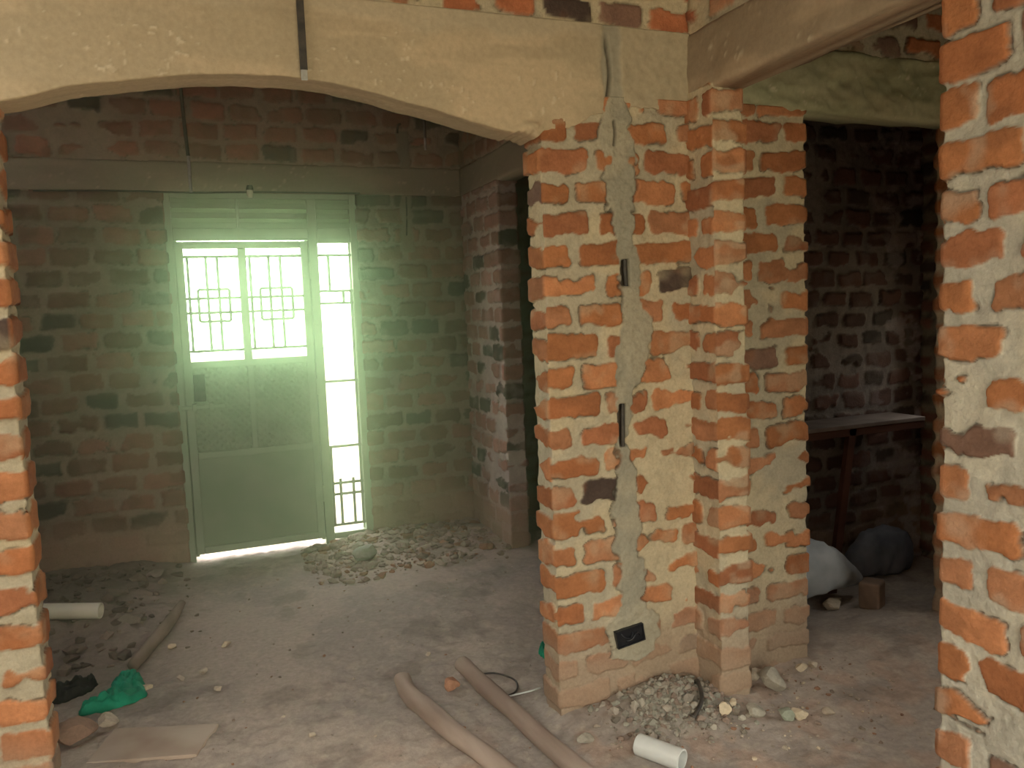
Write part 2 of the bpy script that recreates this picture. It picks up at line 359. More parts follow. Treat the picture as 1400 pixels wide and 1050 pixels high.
for nm, ya, yb_, za, zb, lab in (('wall_left_far', YP+TP, 3.5, -0.05, HZ, 'left wall of the far room beside the arch'), ('wall_left_far_corner', 4.0, YB, -0.05, HZ, 'left wall of the far room in its rear corner'),
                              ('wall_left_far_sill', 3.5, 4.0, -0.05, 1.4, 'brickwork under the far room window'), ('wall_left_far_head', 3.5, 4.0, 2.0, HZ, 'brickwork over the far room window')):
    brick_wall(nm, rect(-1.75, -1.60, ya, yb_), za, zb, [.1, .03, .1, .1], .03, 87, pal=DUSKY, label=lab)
# -- store behind the dark doorway
def store_hook(FF, UU, ZZ, col, hgt):
    v = sstep(0.54, 0.66, fbm(UU*7, ZZ*10, 150, 4))*sstep(1.5, 1.9, UU)*(FF == 0)*0.5  # window light painted as paler patches towards the right end
    return mixc(col, (0.52, 0.47, 0.46), v), hgt
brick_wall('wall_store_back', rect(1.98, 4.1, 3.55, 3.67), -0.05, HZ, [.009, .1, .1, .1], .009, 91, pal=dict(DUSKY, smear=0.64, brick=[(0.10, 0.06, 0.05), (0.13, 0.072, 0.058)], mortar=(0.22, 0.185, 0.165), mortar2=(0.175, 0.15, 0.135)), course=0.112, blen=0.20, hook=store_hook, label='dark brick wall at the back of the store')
for nm, yy0, yy1, za, zb in (('wall_store_right', 2.79, 3.13, -0.05, HZ), ('wall_store_right_far', 3.33, 3.55, -0.05, HZ), ('wall_store_right_sill', 3.13, 3.33, -0.05, 1.0), ('wall_store_right_head', 3.13, 3.33, 1.55, HZ)):
    brick_wall(nm, rect(3.98, 4.1, yy0, yy1), za, zb, [.05, .1, .05, .02], .02, 95, pal=DUSKY, dust=False, label={'wall_store_right': 'right wall of the store beside its doorway', 'wall_store_right_far': 'right wall of the store in its far corner', 'wall_store_right_sill': 'brickwork under the store window', 'wall_store_right_head': 'brickwork over the store window'}[nm])
brick_wall('wall_side_room_right', rect(3.98, 4.1, 3.67, YB), -0.05, HZ, [.1, .1, .1, .04], .04, 96, pal=DUSKY, label='right wall of the side room')
brick_wall('wall_side_room_back', rect(1.98, 4.1, YB, YB+0.14), -0.05, 2.51, [.04, .1, .1, .1], .04, 97, pal=DUSKY, label='rear wall of the side room')
# -- rooms around the camera (behind it: an open doorway in each)
brick_wall('wall_left', rect(-2.33, -2.2, -1.5, YP+TP), -0.05, HZ, [.1, .04, .1, .1], .04, 101, label='left wall of the near room')
brick_wall('wall_rear_left', rect(-2.33, -0.7, -1.63, -1.5), -0.05, HZ, [.1, .05, .04, .1], .04, 102, label='rear wall left of the open front')
brick_wall('wall_rear_middle', rect(1.7, 3.4, -1.63, -1.5), -0.05, HZ, [.1, .05, .04, .05], .04, 103, label='rear wall right of the open front')
brick_wall('wall_rear_right', rect(3.4, 4.1, -1.63, -1.5), -0.05, HZ, [.1, .05, .04, .05], .04, 104, label='rear wall of the hall')
brick_wall('wall_rear_upper', rect(-1.4, 3.4, -1.63, -1.5), 2.2, HZ, [.1, .05, .04, .05], .04, 105, dust=False, label='rear wall over the open front')
for nm, ya, yb_, za, zb, lab in (('wall_hall_right', -1.5, 0.6, -0.05, HZ, 'right wall of the hall, nearer end'), ('wall_hall_right_far', 1.5, YP, -0.05, HZ, 'right wall of the hall, further end'),
                              ('wall_hall_right_sill', 0.6, 1.5, -0.05, 0.9, 'brickwork under the added hall window'), ('wall_hall_right_head', 0.6, 1.5, 1.9, HZ, 'brickwork over the added hall window')):  # the gap left here is an out-of-view window, put in for hall light
    brick_wall(nm, rect(3.98, 4.1, ya, yb_), za, zb, [.1, .1, .1, .04], .04, 106, label=lab)

# ------------------------------------------------------------------ concrete beams
def conc(SS, ZZ, seed, base=(0.50, 0.40, 0.27), base2=(0.42, 0.345, 0.235), board=0.006):
    v = fbm(SS*2.2, ZZ*7, seed, 4)
    col = mixc(np.broadcast_to(np.array(base), SS.shape+(3,)), base2, sstep(0.4, 0.62, v))
    spk = sstep(0.74, 0.82, fbm(SS*55, ZZ*55, seed+3, 2))*sstep(0.5, 0.6, fbm(SS*6, ZZ*9, seed+4)); col = mixc(col, (0.62, 0.54, 0.40), spk*0.6)
    st = sstep(0.6, 0.75, fbm(SS*1.5, ZZ*20, seed+6, 3)); col = mixc(col, np.array(base2)*0.8, st*0.35)
    hgt = (fbm(SS*3, ZZ*9, seed+9, 3)-0.5)*board + (fbm(SS*24, ZZ*24, seed+12, 2)-0.5)*0.004 + spk*0.003
    return col, hgt

def arch_beam():
    ctrl = np.array([(-2.2, 2.15), (-0.9, 2.14), (-0.45, 2.14), (-0.424, 2.147), (-0.241, 2.201), (-0.049, 2.236), (0.092, 2.256), (0.217, 2.263), (0.412, 2.264), (0.594, 2.237), (0.736, 2.207), (0.936, 2.162), (1.093, 2.128), (1.17, 2.115), (1.215, 2.135), (1.30, 2.165), (1.38, 2.19), (1.44, 2.215), (1.50, 2.24), (1.815, 2.245)])
    xs = np.concatenate([np.linspace(-2.2, -0.7, 30)[:-1], np.linspace(-0.7, 1.815, 400)])
    zb = np.interp(xs, ctrl[:, 0], ctrl[:, 1])
    k = np.exp(-((xs[:, None]-xs[None, :])/0.05)**2); zb = (k*zb[None, :]).sum(1)/k.sum(1)
    rag = sstep(1.05, 1.12, xs); zb += (fbm(xs*22, xs*0, 7)-0.5)*0.05*rag + (fbm(xs*9, xs*0, 8)-0.5)*0.012
    nz = 70; t = np.linspace(0, 1, nz); zt = 2.515
    X = np.broadcast_to(xs, (nz, len(xs))); Zm = zb[None, :] + (zt-zb)[None, :]*t[:, None]
    col, hgt = conc(X, Zm, 31)
    # rough mortar skim over the top edge and on the right, over the pier
    mt = sstep(0.0, 0.05, Zm-2.44+(fbm(X*5, Zm*3, 33)-0.5)*0.12); col = mixc(col, (0.44, 0.375, 0.27), mt*0.8); hgt = hgt + mt*0.004
    rt = sstep(1.40, 1.47, X+(fbm(X*8, Zm*8, 34)-0.5)*0.08); col = mixc(col, (0.43, 0.365, 0.255), rt)
    hgt = hgt + rt*(fbm(X*10, Zm*10, 35)-0.5)*0.016 - rt*0.004
    cx = np.interp(Zm, CH[:, 0], CH[:, 1]); cm = sstep(0.045, 0.03, np.abs(X-cx)+(fbm(X*14, Zm*14, 36)-0.5)*0.03)
    col = mixc(col, (0.35, 0.32, 0.245), cm); hgt = hgt - cm*0.004
    g = np.exp(-((X-1.468-0.008*np.sin(Zm*22))/0.006)**2)*sstep(2.24, 2.27, Zm)*sstep(2.5, 2.44, Zm)
    hgt = hgt - g*0.02; col = mixc(col, (0.05, 0.04, 0.03), g*0.9)
    # a broken, lumpy end where the arch lands on the pier
    lump = np.exp(-((X-1.16)/0.06)**2 - ((Zm-2.13)/0.05)**2); hgt = hgt + lump*(fbm(X*30, Zm*30, 37)-0.2)*0.05
    fr = np.stack([X, YP-0.012-hgt, Zm], -1)
    # soffit rows, back face
    rows = [fr]; cols = [col]
    ns = 14; ty = np.linspace(0, 1, ns)[1:]
    Ys = (YP-0.012) + (YP+TP+0.004-(YP-0.012))*ty
    Xs = np.broadcast_to(xs, (ns-1, len(xs))); c2, h2 = conc(Xs, np.broadcast_to(Ys[:, None], Xs.shape), 41)
    zz = zb[None, :] + h2
    so = np.stack([Xs, np.broadcast_to(Ys[:, None], Xs.shape), zz], -1)
    bk = np.stack([Xs[:1], np.full((1, len(xs)), YP+TP+0.004), np.full((1, len(xs)), zt)], -1)
    G = np.concatenate([fr[::-1], so, bk], 0); GC = np.concatenate([col[::-1], c2, c2[-1:]], 0)
    nr, ncx = G.shape[:2]; V = G.reshape(-1, 3)
    i = np.arange(ncx-1); F = []
    for r in range(nr):
        r2 = (r+1) % nr
        F.append(np.stack([r*ncx+i, r*ncx+i+1, r2*ncx+i+1, r2*ncx+i], -1)[:, ::-1])
    F = [tuple(q) for q in np.concatenate(F).tolist()]
    F.append(tuple((np.arange(nr)*ncx).tolist()[::-1])); F.append(tuple((np.arange(nr)*ncx+ncx-1).tolist()))
    o = mesh_obj('arch_beam', V, F, M_CONC, GC.reshape(-1, 3))
    tag(o, 'cream concrete arch beam spanning between the two brick piers', 'beam', kind='structure')
arch_beam()

def beam(name, path, z0, z1, sp, dz, seed, label, base=(0.46, 0.375, 0.26), base2=(0.38, 0.315, 0.22), rough=0.0):
    P = np.asarray(path, float); n = len(P); XY = []; NR = []; S = []; s0 = 0; FI = []
    for i in range(n):
        a = P[i]; b = P[(i+1) % n]; L = np.hypot(*(b-a)); d = (b-a)/L; k = max(2, int(round(L/sp[i])))
        for q in np.arange(k)/k:
            XY.append(a+(b-a)*q); NR.append((d[1], -d[0])); S.append(s0+q*L); FI.append(i)
        s0 += L
    XY = np.array(XY); NR = np.array(NR); S = np.array(S)
    nz = max(2, int((z1-z0)/dz)); Z = np.linspace(z0, z1, nz+1)
    SS, ZZ = np.meshgrid(S, Z); col, h = conc(SS, ZZ, seed, base, base2)
    if rough: h = h + (fbm(SS*9, ZZ*14, seed+20, 3)-0.5)*rough
    e = np.minimum(ZZ-z0, z1-ZZ); h = h - 0.006*sstep(0.012, 0, e)
    zz = ZZ + (fbm(SS*7, SS*0, seed+22)-0.5)*0.014*(e < 0.004)
    V = np.stack([XY[None, :, 0]+NR[None, :, 0]*h, XY[None, :, 1]+NR[None, :, 1]*h, zz], -1).reshape(-1, 3)
    m = len(S); idx = np.arange(m); nx = (idx+1) % m; rows = np.arange(nz)[:, None]*m
    F = [tuple(q) for q in np.stack([rows+idx, rows+nx, rows+m+nx, rows+m+idx], -1).reshape(-1, 4).tolist()]
    # flat caps between the two long sides
    F.append(tuple(idx[::-1].tolist())); F.append(tuple((nz*m+idx).tolist()))
    o = mesh_obj(name, V, F, M_CONC, col.reshape(-1, 3)); return tag(o, label, 'beam', kind='structure')
beam('beam_right', rect(1.80, 1.94, -1.5, YP-0.0), 2.285, 2.51, [.05, .05, .05, .012], .012, 121, 'rough concrete beam running from the brick stub towards the camera', base=(0.40, 0.31, 0.215), base2=(0.30, 0.235, 0.165), rough=0.012)
beam('beam_lintel', rect(1.94, 4.1, YP-0.006, YP+TP+0.004), 2.262, 2.51, [.009, .1, .05, .1], .009, 125, 'rough plastered lintel over the dark doorway', base=(0.42, 0.40, 0.26), base2=(0.34, 0.34, 0.21), rough=0.05)
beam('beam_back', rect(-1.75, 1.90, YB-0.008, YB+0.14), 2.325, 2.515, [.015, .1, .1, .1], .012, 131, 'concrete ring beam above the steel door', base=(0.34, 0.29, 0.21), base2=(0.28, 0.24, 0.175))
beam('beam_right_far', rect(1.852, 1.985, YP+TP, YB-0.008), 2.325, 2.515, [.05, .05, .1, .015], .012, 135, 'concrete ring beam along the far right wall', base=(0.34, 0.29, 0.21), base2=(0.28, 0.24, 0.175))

# ------------------------------------------------------------------ roof, floor, yard
def boxm(V, F, x0, x1, y0, y1, z0, z1):
    b = len(V)
    V += [(x0, y0, z0), (x1, y0, z0), (x1, y1, z0), (x0, y1, z0), (x0, y0, z1), (x1, y0, z1), (x1, y1, z1), (x0, y1, z1)]
    F += [tuple(b+i for i in f) for f in ((0, 3, 2, 1), (4, 5, 6, 7), (0, 1, 5, 4), (1, 2, 6, 5), (2, 3, 7, 6), (3, 0, 4, 7))]
def box_obj(name, boxes, mat, parent=None, bevel=0.0, loc=None):
    V, F = [], []
    for b in boxes: boxm(V, F, *b)
    o = mesh_obj(name, np.array(V), F, mat, smooth=False, parent=None)
    if parent:
        o.parent = parent; o.matrix_parent_inverse = parent.matrix_world.inverted()
    if bevel:
        md = o.modifiers.new('edge', 'BEVEL'); md.width = bevel; md.segments = 2; md.limit_method = 'ANGLE'
    return o
tag(box_obj('ceiling', [(-1.5, 4.4, -3.0, 5.9, HZ, HZ+0.05)], M_ROOF), 'dark roof over the rooms', 'ceiling', kind='structure')

def fz(x, y):
    """height of the earth floor"""
    x = np.asarray(x, float); y = np.asarray(y, float)
    z = (fbm(x*1.3, y*1.3, 201, 3)-0.5)*0.035 + (fbm(x*7, y*7, 205, 3)-0.5)*0.014
    z = z + 0.08*np.exp(-((x-1.60)/0.20)**2-((y-2.57)/0.15)**2)          # mortar heap at the pier
    z = z + 0.05*sstep(4.75, 5.45, y)*sstep(0.75, 1.1, x)*sstep(2.4, 1.7, x)  # rubble by the far wall
    z = z + 0.07*sstep(0.05, -0.5, x)*sstep(4.0, 4.6, y)                    # rubble in the left corner
    z = z + 0.02*sstep(0.35, 0.0, np.abs(y-YP-0.05)) * sstep(1.15, 1.25, x)
    z = z - 0.03*sstep(1.2, 1.9, x)*sstep(4.3, 3.8, y)*sstep(2.8, 3.2, y)
    return z
def floor():
    xs = np.concatenate([np.arange(-2.3, -0.9, .08), np.arange(-0.9, 2.6, .014), np.arange(2.6, 4.06, .035)])
    ys = np.concatenate([np.arange(-1.65, 1.9, .08), np.arange(1.9, 5.64, .014), [5.66]])
    X, Y = np.meshgrid(xs, ys); Z = fz(X, Y)
    fine = (X > -0.95)*(Y > 1.9)
    Z = Z + fine*((fbm(X*24, Y*24, 211, 3)-0.5)*0.016)
    rub = sstep(4.75, 5.2, Y)*sstep(0.7, 1.0, X) + sstep(0.0, -0.4, X)*sstep(3.9, 4.5, Y)
    Z = Z + rub*fine*(fbm(X*16, Y*16, 213, 3)-0.45)*0.05
    v = fbm(X*2.2, Y*2.2, 221, 4); v2 = fbm(X*9, Y*9, 223, 3)
    col = mixc(np.broadcast_to(np.array((0.44, 0.373, 0.318)), X.shape+(3,)), (0.36, 0.312, 0.276), sstep(0.38, 0.6, v))
    col = mixc(col, (0.44, 0.30, 0.225), sstep(0.5, 0.68, v2)*0.5*sstep(3.0, 2.4, Y))
    col = mixc(col, (0.48, 0.41, 0.34), sstep(0.62, 0.75, fbm(X*20, Y*20, 227, 3))*0.5)
    col = mixc(col, (0.14, 0.11, 0.09), sstep(0.1, -0.5, X)*sstep(3.3, 3.9, Y)*0.7)     # darker brown towards the left corner
    col = mixc(col, (0.18, 0.145, 0.125), sstep(0.6, 0.72, fbm(X*5, Y*5, 229, 4))*0.4)
    heap = np.exp(-((X-1.60)/0.17)**2-((Y-2.53)/0.13)**2); col = mixc(col, (0.27, 0.26, 0.215), np.clip(heap*1.3, 0, 1))
    V = np.stack([X, Y, Z], -1).reshape(-1, 3); nx = len(xs); ny = len(ys)
    i, j = np.meshgrid(np.arange(nx-1), np.arange(ny-1)); a = (j*nx+i).ravel()
    F = np.stack([a, a+1, a+nx+1, a+nx], -1)
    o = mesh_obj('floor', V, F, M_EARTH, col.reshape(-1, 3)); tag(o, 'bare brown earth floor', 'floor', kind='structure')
floor()
def yard():
    V, F = [], []
    for (x0, x1, y0, y1) in ((-40, 40, 5.66, 45), (-40, 40, -45, -1.65), (-40, -2.33, -1.65, 5.66), (4.1, 40, -1.65, 5.66)):
        b = len(V); V += [(x0, y0, -0.04), (x1, y0, -0.04), (x1, y1, -0.04), (x0, y1, -0.04)]; F.append((b, b+1, b+2, b+3))
    tag(mesh_obj('ground', np.array(V, float), F, M_GRASS, smooth=False), 'pale yard outside the house', 'ground', kind='structure')
yard()

# added volume standing in for the green lens glare around the door
def glare():
    m = bpy.data.materials.new('glare_scatter'); m.use_nodes = True; nt = m.node_tree; nt.nodes.clear()
    o = nt.nodes.new('ShaderNodeOutputMaterial'); v = nt.nodes.new('ShaderNodeVolumeScatter')
    v.inputs['Color'].default_value = (0.66, 1.0, 0.60, 1); v.inputs['Density'].default_value = 0.13; v.inputs['Anisotropy'].default_value = 0.87
    nt.links.new(v.outputs[0], o.inputs['Volume'])
    h = box_obj('glare_volume', [(-1.59, 1.85, YP+TP+.02, YB-.03, 0.12, HZ-.03)], m)
    tag(h, 'added green scattering volume standing in for lens glare around the steel door', 'glare', kind='stuff')
glare()
# ------------------------------------------------------------------ the steel door
def door():
    root = thing('door_1', (0.53, YB+0.03, 0.02), 'green grey steel door with barred windows, sidelight and louvred transom', 'door', kind='structure')
    y0, y1 = YB-0.005, YB+0.045
    p = lambda name, boxes, mat=M_STEEL, bev=0.004, par=None: box_obj(name, boxes, mat, par or root, bev)
    fr = p('door_frame', [(0.775, 0.81, y1-.004, y1+.008, 0.03, 2.05), (0.35, 0.385, y1-.006, y1+.004, 2.10, 2.31), (0.785, 0.87, y1-.004, y1+.006, 2.10, 2.31), (1.06, 1.08, y1-.004, y1+.006, 0.05, 2.31), (-0.03, 0.0, y1-.008, y1+.004, 0.03, 2.05), (-0.062, -0.022, y0, y1, -0.04, 2.33), (1.072, 1.122, y0, y1, 0.03, 2.33), (-0.022, 1.072, y0, y1, 2.295, 2.33),
                     (-0.022, 0.797, y0+.004, y1, 2.036, 2.115), (0.855, 1.072, y0+.004, y1, 2.015, 2.115), (0.797, 0.855, y0, y1, 0.0, 2.295), (0.855, 1.072, y0, y1, 0.035, 0.075)])
    # louvred transom
    sl = []
    for (xa, xb) in ((-0.022, 0.36), (0.375, 0.797), (0.855, 1.072)):
        for k in range(6):
            z = 2.112+k*0.0305; sl.append((xa, xb, y0-0.006+0.022*(k % 2), y0+0.004+0.022*(k % 2), z-0.004, z+0.0325))
    p('transom_louvre', sl, M_SHEET, 0.003, fr)
    p('transom_bar', [(0.36, 0.375, y0+0.002, y1-0.01, 2.11, 2.295)], par=fr)
    # leaf
    lf = p('leaf_frame', [(-0.016, 0.032, y0+.006, y1-.005, 0.05, 2.028), (0.745, 0.792, y0+.006, y1-.005, 0.05, 2.028), (0.032, 0.745, y0+.006, y1-.005, 1.985, 2.028),
                     (0.352, 0.402, y0+.006, y1-.005, 1.27, 1.985), (0.032, 0.745, y0+.006, y1-.005, 1.238, 1.282), (0.032, 0.745, y0+.006, y1-.005, 0.662, 0.705),
                     (0.365, 0.402, y0+.006, y1-.005, 0.705, 1.238), (0.032, 0.745, y0+.006, y1-.005, 0.05, 0.095)])
    for (xa, xb) in ((0.032, 0.365), (0.402, 0.745)):
        p('upper_panel', [(xa, xb, y0+.018, y0+.022, 0.70, 1.242)], M_PANEL, 0, lf)
    p('lower_panel', [(0.032, 0.745, y0+.018, y0+.022, 0.09, 0.667)], M_SHEET, 0, lf)
    yb = y0+0.02; t = 0.0085
    def hb(xa, xb, z): return (xa, xb, yb-t, yb+t, z-t, z+t)
    def vb(x, za, zb_): return (x-t, x+t, yb-t-.002, yb+t-.002, za, zb_)
    for (xa, xb) in ((0.032, 0.352), (0.402, 0.745)):
        w = xb-xa; X = lambda f: xa+w*f
        bars = [hb(xa, xb, z) for z in (1.935, 1.675, 1.585, 1.345)] + [hb(X(.22), X(.8), z) for z in (1.73, 1.53)]
        bars += [vb(X(.40), 1.53, 1.935), vb(X(.61), 1.53, 1.935), vb(X(.22), 1.53, 1.73), vb(X(.80), 1.53, 1.73), vb(X(.40), 1.345, 1.53), vb(X(.61), 1.345, 1.53), vb(X(.06), 1.345, 1.935)]
        p('window_grille', bars, M_GRILLE, 0, lf)
    xa, xb = 0.855, 1.072; w = xb-xa; X = lambda f: xa+w*f
    bars = [hb(xa, xb, z) for z in (1.935, 1.70, 1.62, 1.10, 0.66, 0.41, 0.335, 0.125)]
    bars += [vb(X(.3), 1.70, 1.935), vb(X(.7), 1.62, 1.70), vb(X(.28), .125, .44), vb(X(.68), .125, .44), vb(X(.04), .125, .66), vb(X(.94), .125, 1.7)]
    p('sidelight_grille', bars, M_GRILLE, 0, fr)
    # slide bolt, lock plate
    b = p('slide_bolt', [(-0.045, 0.215, y0-.022, y0-.008, 0.985, 1.008), (0.02, 0.045, y0-.028, y0+.02, 0.975, 1.018), (0.12, 0.145, y0-.028, y0+.02, 0.975, 1.018)], M_STEEL, 0.003, lf)
    lk = p('lock_plate', [(0.036, 0.105, y0+.006, y0+.02, 1.03, 1.20)], M_IRON, 0.003, lf)
    lk['label'] = 'dark lock plate'
    for z in (1.78, 1.02, 0.3):
        p('hinge', [(0.788, 0.802, y0-.012, y0+.004, z, z+0.11)], M_STEEL, 0.004)
door()

# ------------------------------------------------------------------ swept and lumpy things
def sweep(pts, rad, nseg=16, sub=1, flat=1.0, rough=0.0, seed=0, cap=True, seg_up=None):
    """tube along points; rad per point; returns V,F"""
    P = np.array(pts, float); R = np.broadcast_to(np.array(rad, float), (len(P),)).copy()
    if sub > 1:
        t = np.arange(len(P)); tt = np.linspace(0, len(P)-1, (len(P)-1)*sub+1)
        def cr(A):
            out = []
            for q in tt:
                i = min(int(q), len(P)-2); f = q-i
                p0 = A[max(i-1, 0)]; p1 = A[i]; p2 = A[i+1]; p3 = A[min(i+2, len(P)-1)]
                out.append(0.5*(2*p1+(p2-p0)*f+(2*p0-5*p1+4*p2-p3)*f*f+(3*p1-p0-3*p2+p3)*f**3))
            return np.array(out)
        R = cr(R); P = cr(P)
    T = np.gradient(P, axis=0); T /= np.linalg.norm(T, axis=1)[:, None]
    V = []
    up = np.array(seg_up if seg_up else (0, 0, 1.0))
    for i in range(len(P)):
        s = np.cross(T[i], up)
        if np.linalg.norm(s) < 0.05: s = np.cross(T[i], (1.0, 0, 0))
        s /= np.linalg.norm(s); u = np.cross(s, T[i])
        for k in range(nseg):
            a = 2*math.pi*k/nseg
            r = R[i]*(1+rough*(float(fbm(i*0.35+seed, 2*math.cos(a)+3, seed))+float(fbm(i*0.35, 2*math.sin(a)+9, seed+2))-1.0))
            V.append(P[i]+s*math.cos(a)*r+u*math.sin(a)*r*flat)
    F = []
    for i in range(len(P)-1):
        for k in range(nseg):
            k2 = (k+1) % nseg; F.append((i*nseg+k2, i*nseg+k, (i+1)*nseg+k, (i+1)*nseg+k2))
    if cap:
        F.append(tuple(range(nseg))); F.append(tuple((len(P)-1)*nseg+k for k in range(nseg))[::-1])
    return np.array(V), F

def G(x, y, dz=0.0): return (x, y, float(fz(x, y))+dz)

# two peeled poles
def pole(pts, r, label, seed):
    V, F = sweep([G(x, y, dz) for x, y, dz in pts], r, 18, 6, 1, 0.30, seed)
    o = mesh_obj('wooden_pole', V, F, M_POLE)
    md = o.modifiers.new('edge', 'BEVEL'); md.width = 0.008; md.segments = 2; md.limit_method = 'ANGLE'; md.angle_limit = math.radians(60)
    tag(o, label, 'pole', 'wooden poles on the floor')
pole([(0.722, 3.16, .048), (0.722, 3.02, .042), (0.755, 2.82, .04), (0.835, 2.50, .036), (0.93, 2.1, .036), (1.03, 1.7, .036), (1.13, 1.3, .036)], [.033, .036, .036, .035, .036, .037, .038], 'curved peeled wooden pole on the floor, the left of the pair', 3)
pole([(0.995, 3.22, .048), (1.012, 3.05, .044), (1.03, 2.78, .042), (1.068, 2.40, .036), (1.12, 2.0, .036), (1.18, 1.6, .036), (1.24, 1.2, .036)], [.031, .034, .035, .035, .036, .037, .038], 'straighter peeled wooden pole on the floor, nearest the brick pier', 5)

def pipe(name, a, b, ro, ri, mat, label, cat, seam=None):
    a = np.array(a, float); b = np.array(b, float); n = 28
    T = (b-a)/np.linalg.norm(b-a); s = np.cross(T, (0, 0, 1.0)); s /= np.linalg.norm(s); u = np.cross(s, T)
    V = []; rings = [(a, ri), (a, ro-.0015), (a+T*.0015, ro), (a*.33+b*.67, ro), (b-T*.0015, ro), (b, ro-.0015), (b, ri)]
    for (c, r) in rings:
        for k in range(n):
            an = 2*math.pi*k/n; V.append(c+s*math.cos(an)*r+u*math.sin(an)*r)
    F = []
    for i in range(len(rings)):
        j = (i+1) % len(rings)
        for k in range(n):
            k2 = (k+1) % n; F.append((i*n+k2, i*n+k, j*n+k, j*n+k2))
    o = mesh_obj(name, np.array(V), F, mat)
    md = o.modifiers.new('e', 'EDGE_SPLIT'); md.split_angle = math.radians(40)
    tag(o, label, cat); return o
pipe('plastic_pipe', (1.335, 2.335, float(fz(1.335, 2.335))+.036), (1.415, 2.19, float(fz(1.415, 2.19))+.034), .036, .030, M_PVC, 'short white plastic pipe offcut lying below the mortar heap', 'pipe')
pipe('plastic_pipe', (-0.48, 4.50, float(fz(-.48, 4.5))+.045), (-1.15, 4.70, float(fz(-1.15, 4.7))+.07), .040, .034, M_PVC2, 'pale cream plastic pipe on the dark rubble beside the left pier', 'pipe')

# stick in the left corner
V, F = sweep([G(-0.105, 4.55, .04), G(-0.16, 4.36, .03), G(-0.23, 4.15, .03), G(-0.31, 3.93, .022)], [.018, .028, .030, .026], 12, 5, 1, .35, 8)
tag(mesh_obj('stick', V, F, M_STICK), 'grey broken stick on the floor pointing at the steel door', 'stick')

# green bag: a crumpled flat strip
def crumple(name, spine, widths, h, mat, label, cat, seed, n=22, m=44):
    P = np.array(spine, float); t = np.linspace(0, len(P)-1, m); X = np.interp(t, np.arange(len(P)), P[:, 0]); Y = np.interp(t, np.arange(len(P)), P[:, 1]); W = np.interp(t, np.arange(len(P)), widths)
    k = np.exp(-((t[:, None]-t[None, :])/0.25)**2); k /= k.sum(1)[:, None]; X = k@X; Y = k@Y
    dx = np.gradient(X); dy = np.gradient(Y); L = np.hypot(dx, dy); nx, ny = -dy/L, dx/L
    v = np.linspace(-1, 1, n); A, B = np.meshgrid(v, np.arange(m))
    rag = 1+(fbm(B*0.4, np.sign(A)*3, seed)-0.5)*0.7
    gx = X[:, None]+nx[:, None]*A*W[:, None]*rag/2; gy = Y[:, None]+ny[:, None]*A*W[:, None]*rag/2
    hh = h*(1-A**4)*(0.35+1.3*np.abs(fbm(gx*26, gy*26, seed+3)-0.5)*2+0.6*np.abs(np.sin(A*5+fbm(B*.3, A, seed+5)*6)))*sstep(0, 4, B)*sstep(0, 4, m-1-B)
    z = fz(gx, gy)+0.006+hh
    V1 = np.stack([gx, gy, z], -1).reshape(-1, 3); V2 = np.stack([gx, gy, fz(gx, gy)+0.0], -1).reshape(-1, 3)
    i, j = np.meshgrid(np.arange(n-1), np.arange(m-1)); a = (j*n+i).ravel()
    F1 = np.stack([a, a+1, a+n+1, a+n], -1); N = n*m
    F = [tuple(q) for q in F1.tolist()]+[tuple(q) for q in (F1[:, ::-1]+N).tolist()]
    bd = [r for r in range(n)]+[r*n+n-1 for r in range(1, m)]+[(m-1)*n+r for r in range(n-2, -1, -1)]+[r*n for r in range(m-2, 0, -1)]
    for q in range(len(bd)):
        b0, b1 = bd[q], bd[(q+1) % len(bd)]; F.append((b1, b0, b0+N, b1+N))
    o = mesh_obj(name, np.vstack([V1, V2]), F, mat)
    nv = Vector((0, 0, 1)); return tag(o, label, cat)
crumple('plastic_bag', [(-0.50, 3.55), (-0.40, 3.56), (-0.33, 3.64), (-0.325, 3.78), (-0.29, 3.83)], [.04, .10, .17, .13, .06], .035, M_GREEN, 'crumpled bright green plastic bag on the floor near the left pier', 'bag', 301)
crumple('rag', [(-0.70, 3.78), (-0.55, 3.80), (-0.44, 3.86)], [.14, .16, .05], .03, M_CLOTH, 'crumpled black rag on dark soil behind the green bag', 'rag', 305)
crumple('plastic_scrap', [(1.395, 3.20), (1.40, 3.27), (1.43, 3.33)], [.03, .05, .03], .025, M_GREEN, 'small teal plastic scrap behind the foot of the pier', 'scrap', 309)

# pale board lying flat
def slab(name, outline, h, mat, label, cat, seed, lift=0.004):
    P = np.array(outline, float)
    Q = []
    for i in range(len(P)):
        a, b = P[i], P[(i+1) % len(P)]
        for t in np.arange(6)/6: Q.append(a+(b-a)*t+(_rng.random(2)-0.5)*0.008)
    Q = np.array(Q); c = Q.mean(0); n = len(Q)
    zb = float(np.max(fz(Q[:, 0], Q[:, 1])))-0.006+lift
    V = []
    for s, z in ((1, zb-0.015), (1, zb+h-.003), (.985, zb+h), (.5, zb+h+.002)):
        for q in Q: V.append((*(c+(q-c)*s), z))
    V.append((*c, zb+h+.002)); F = [tuple(range(n))[::-1]]
    for r in range(3):
        for i in range(n): F.append((r*n+i, r*n+(i+1) % n, (r+1)*n+(i+1) % n, (r+1)*n+i))
    for i in range(n): F.append((3*n+i, 3*n+(i+1) % n, 4*n))
    return tag(mesh_obj(name, np.array(V), F, mat, smooth=False), label, cat)
slab('board', [(-0.42, 3.10), (-0.06, 2.99), (0.017, 3.185), (-0.34, 3.325)], .007, M_BOARD, 'flat dusty fibre board lying on the floor at the bottom left', 'board', 1)

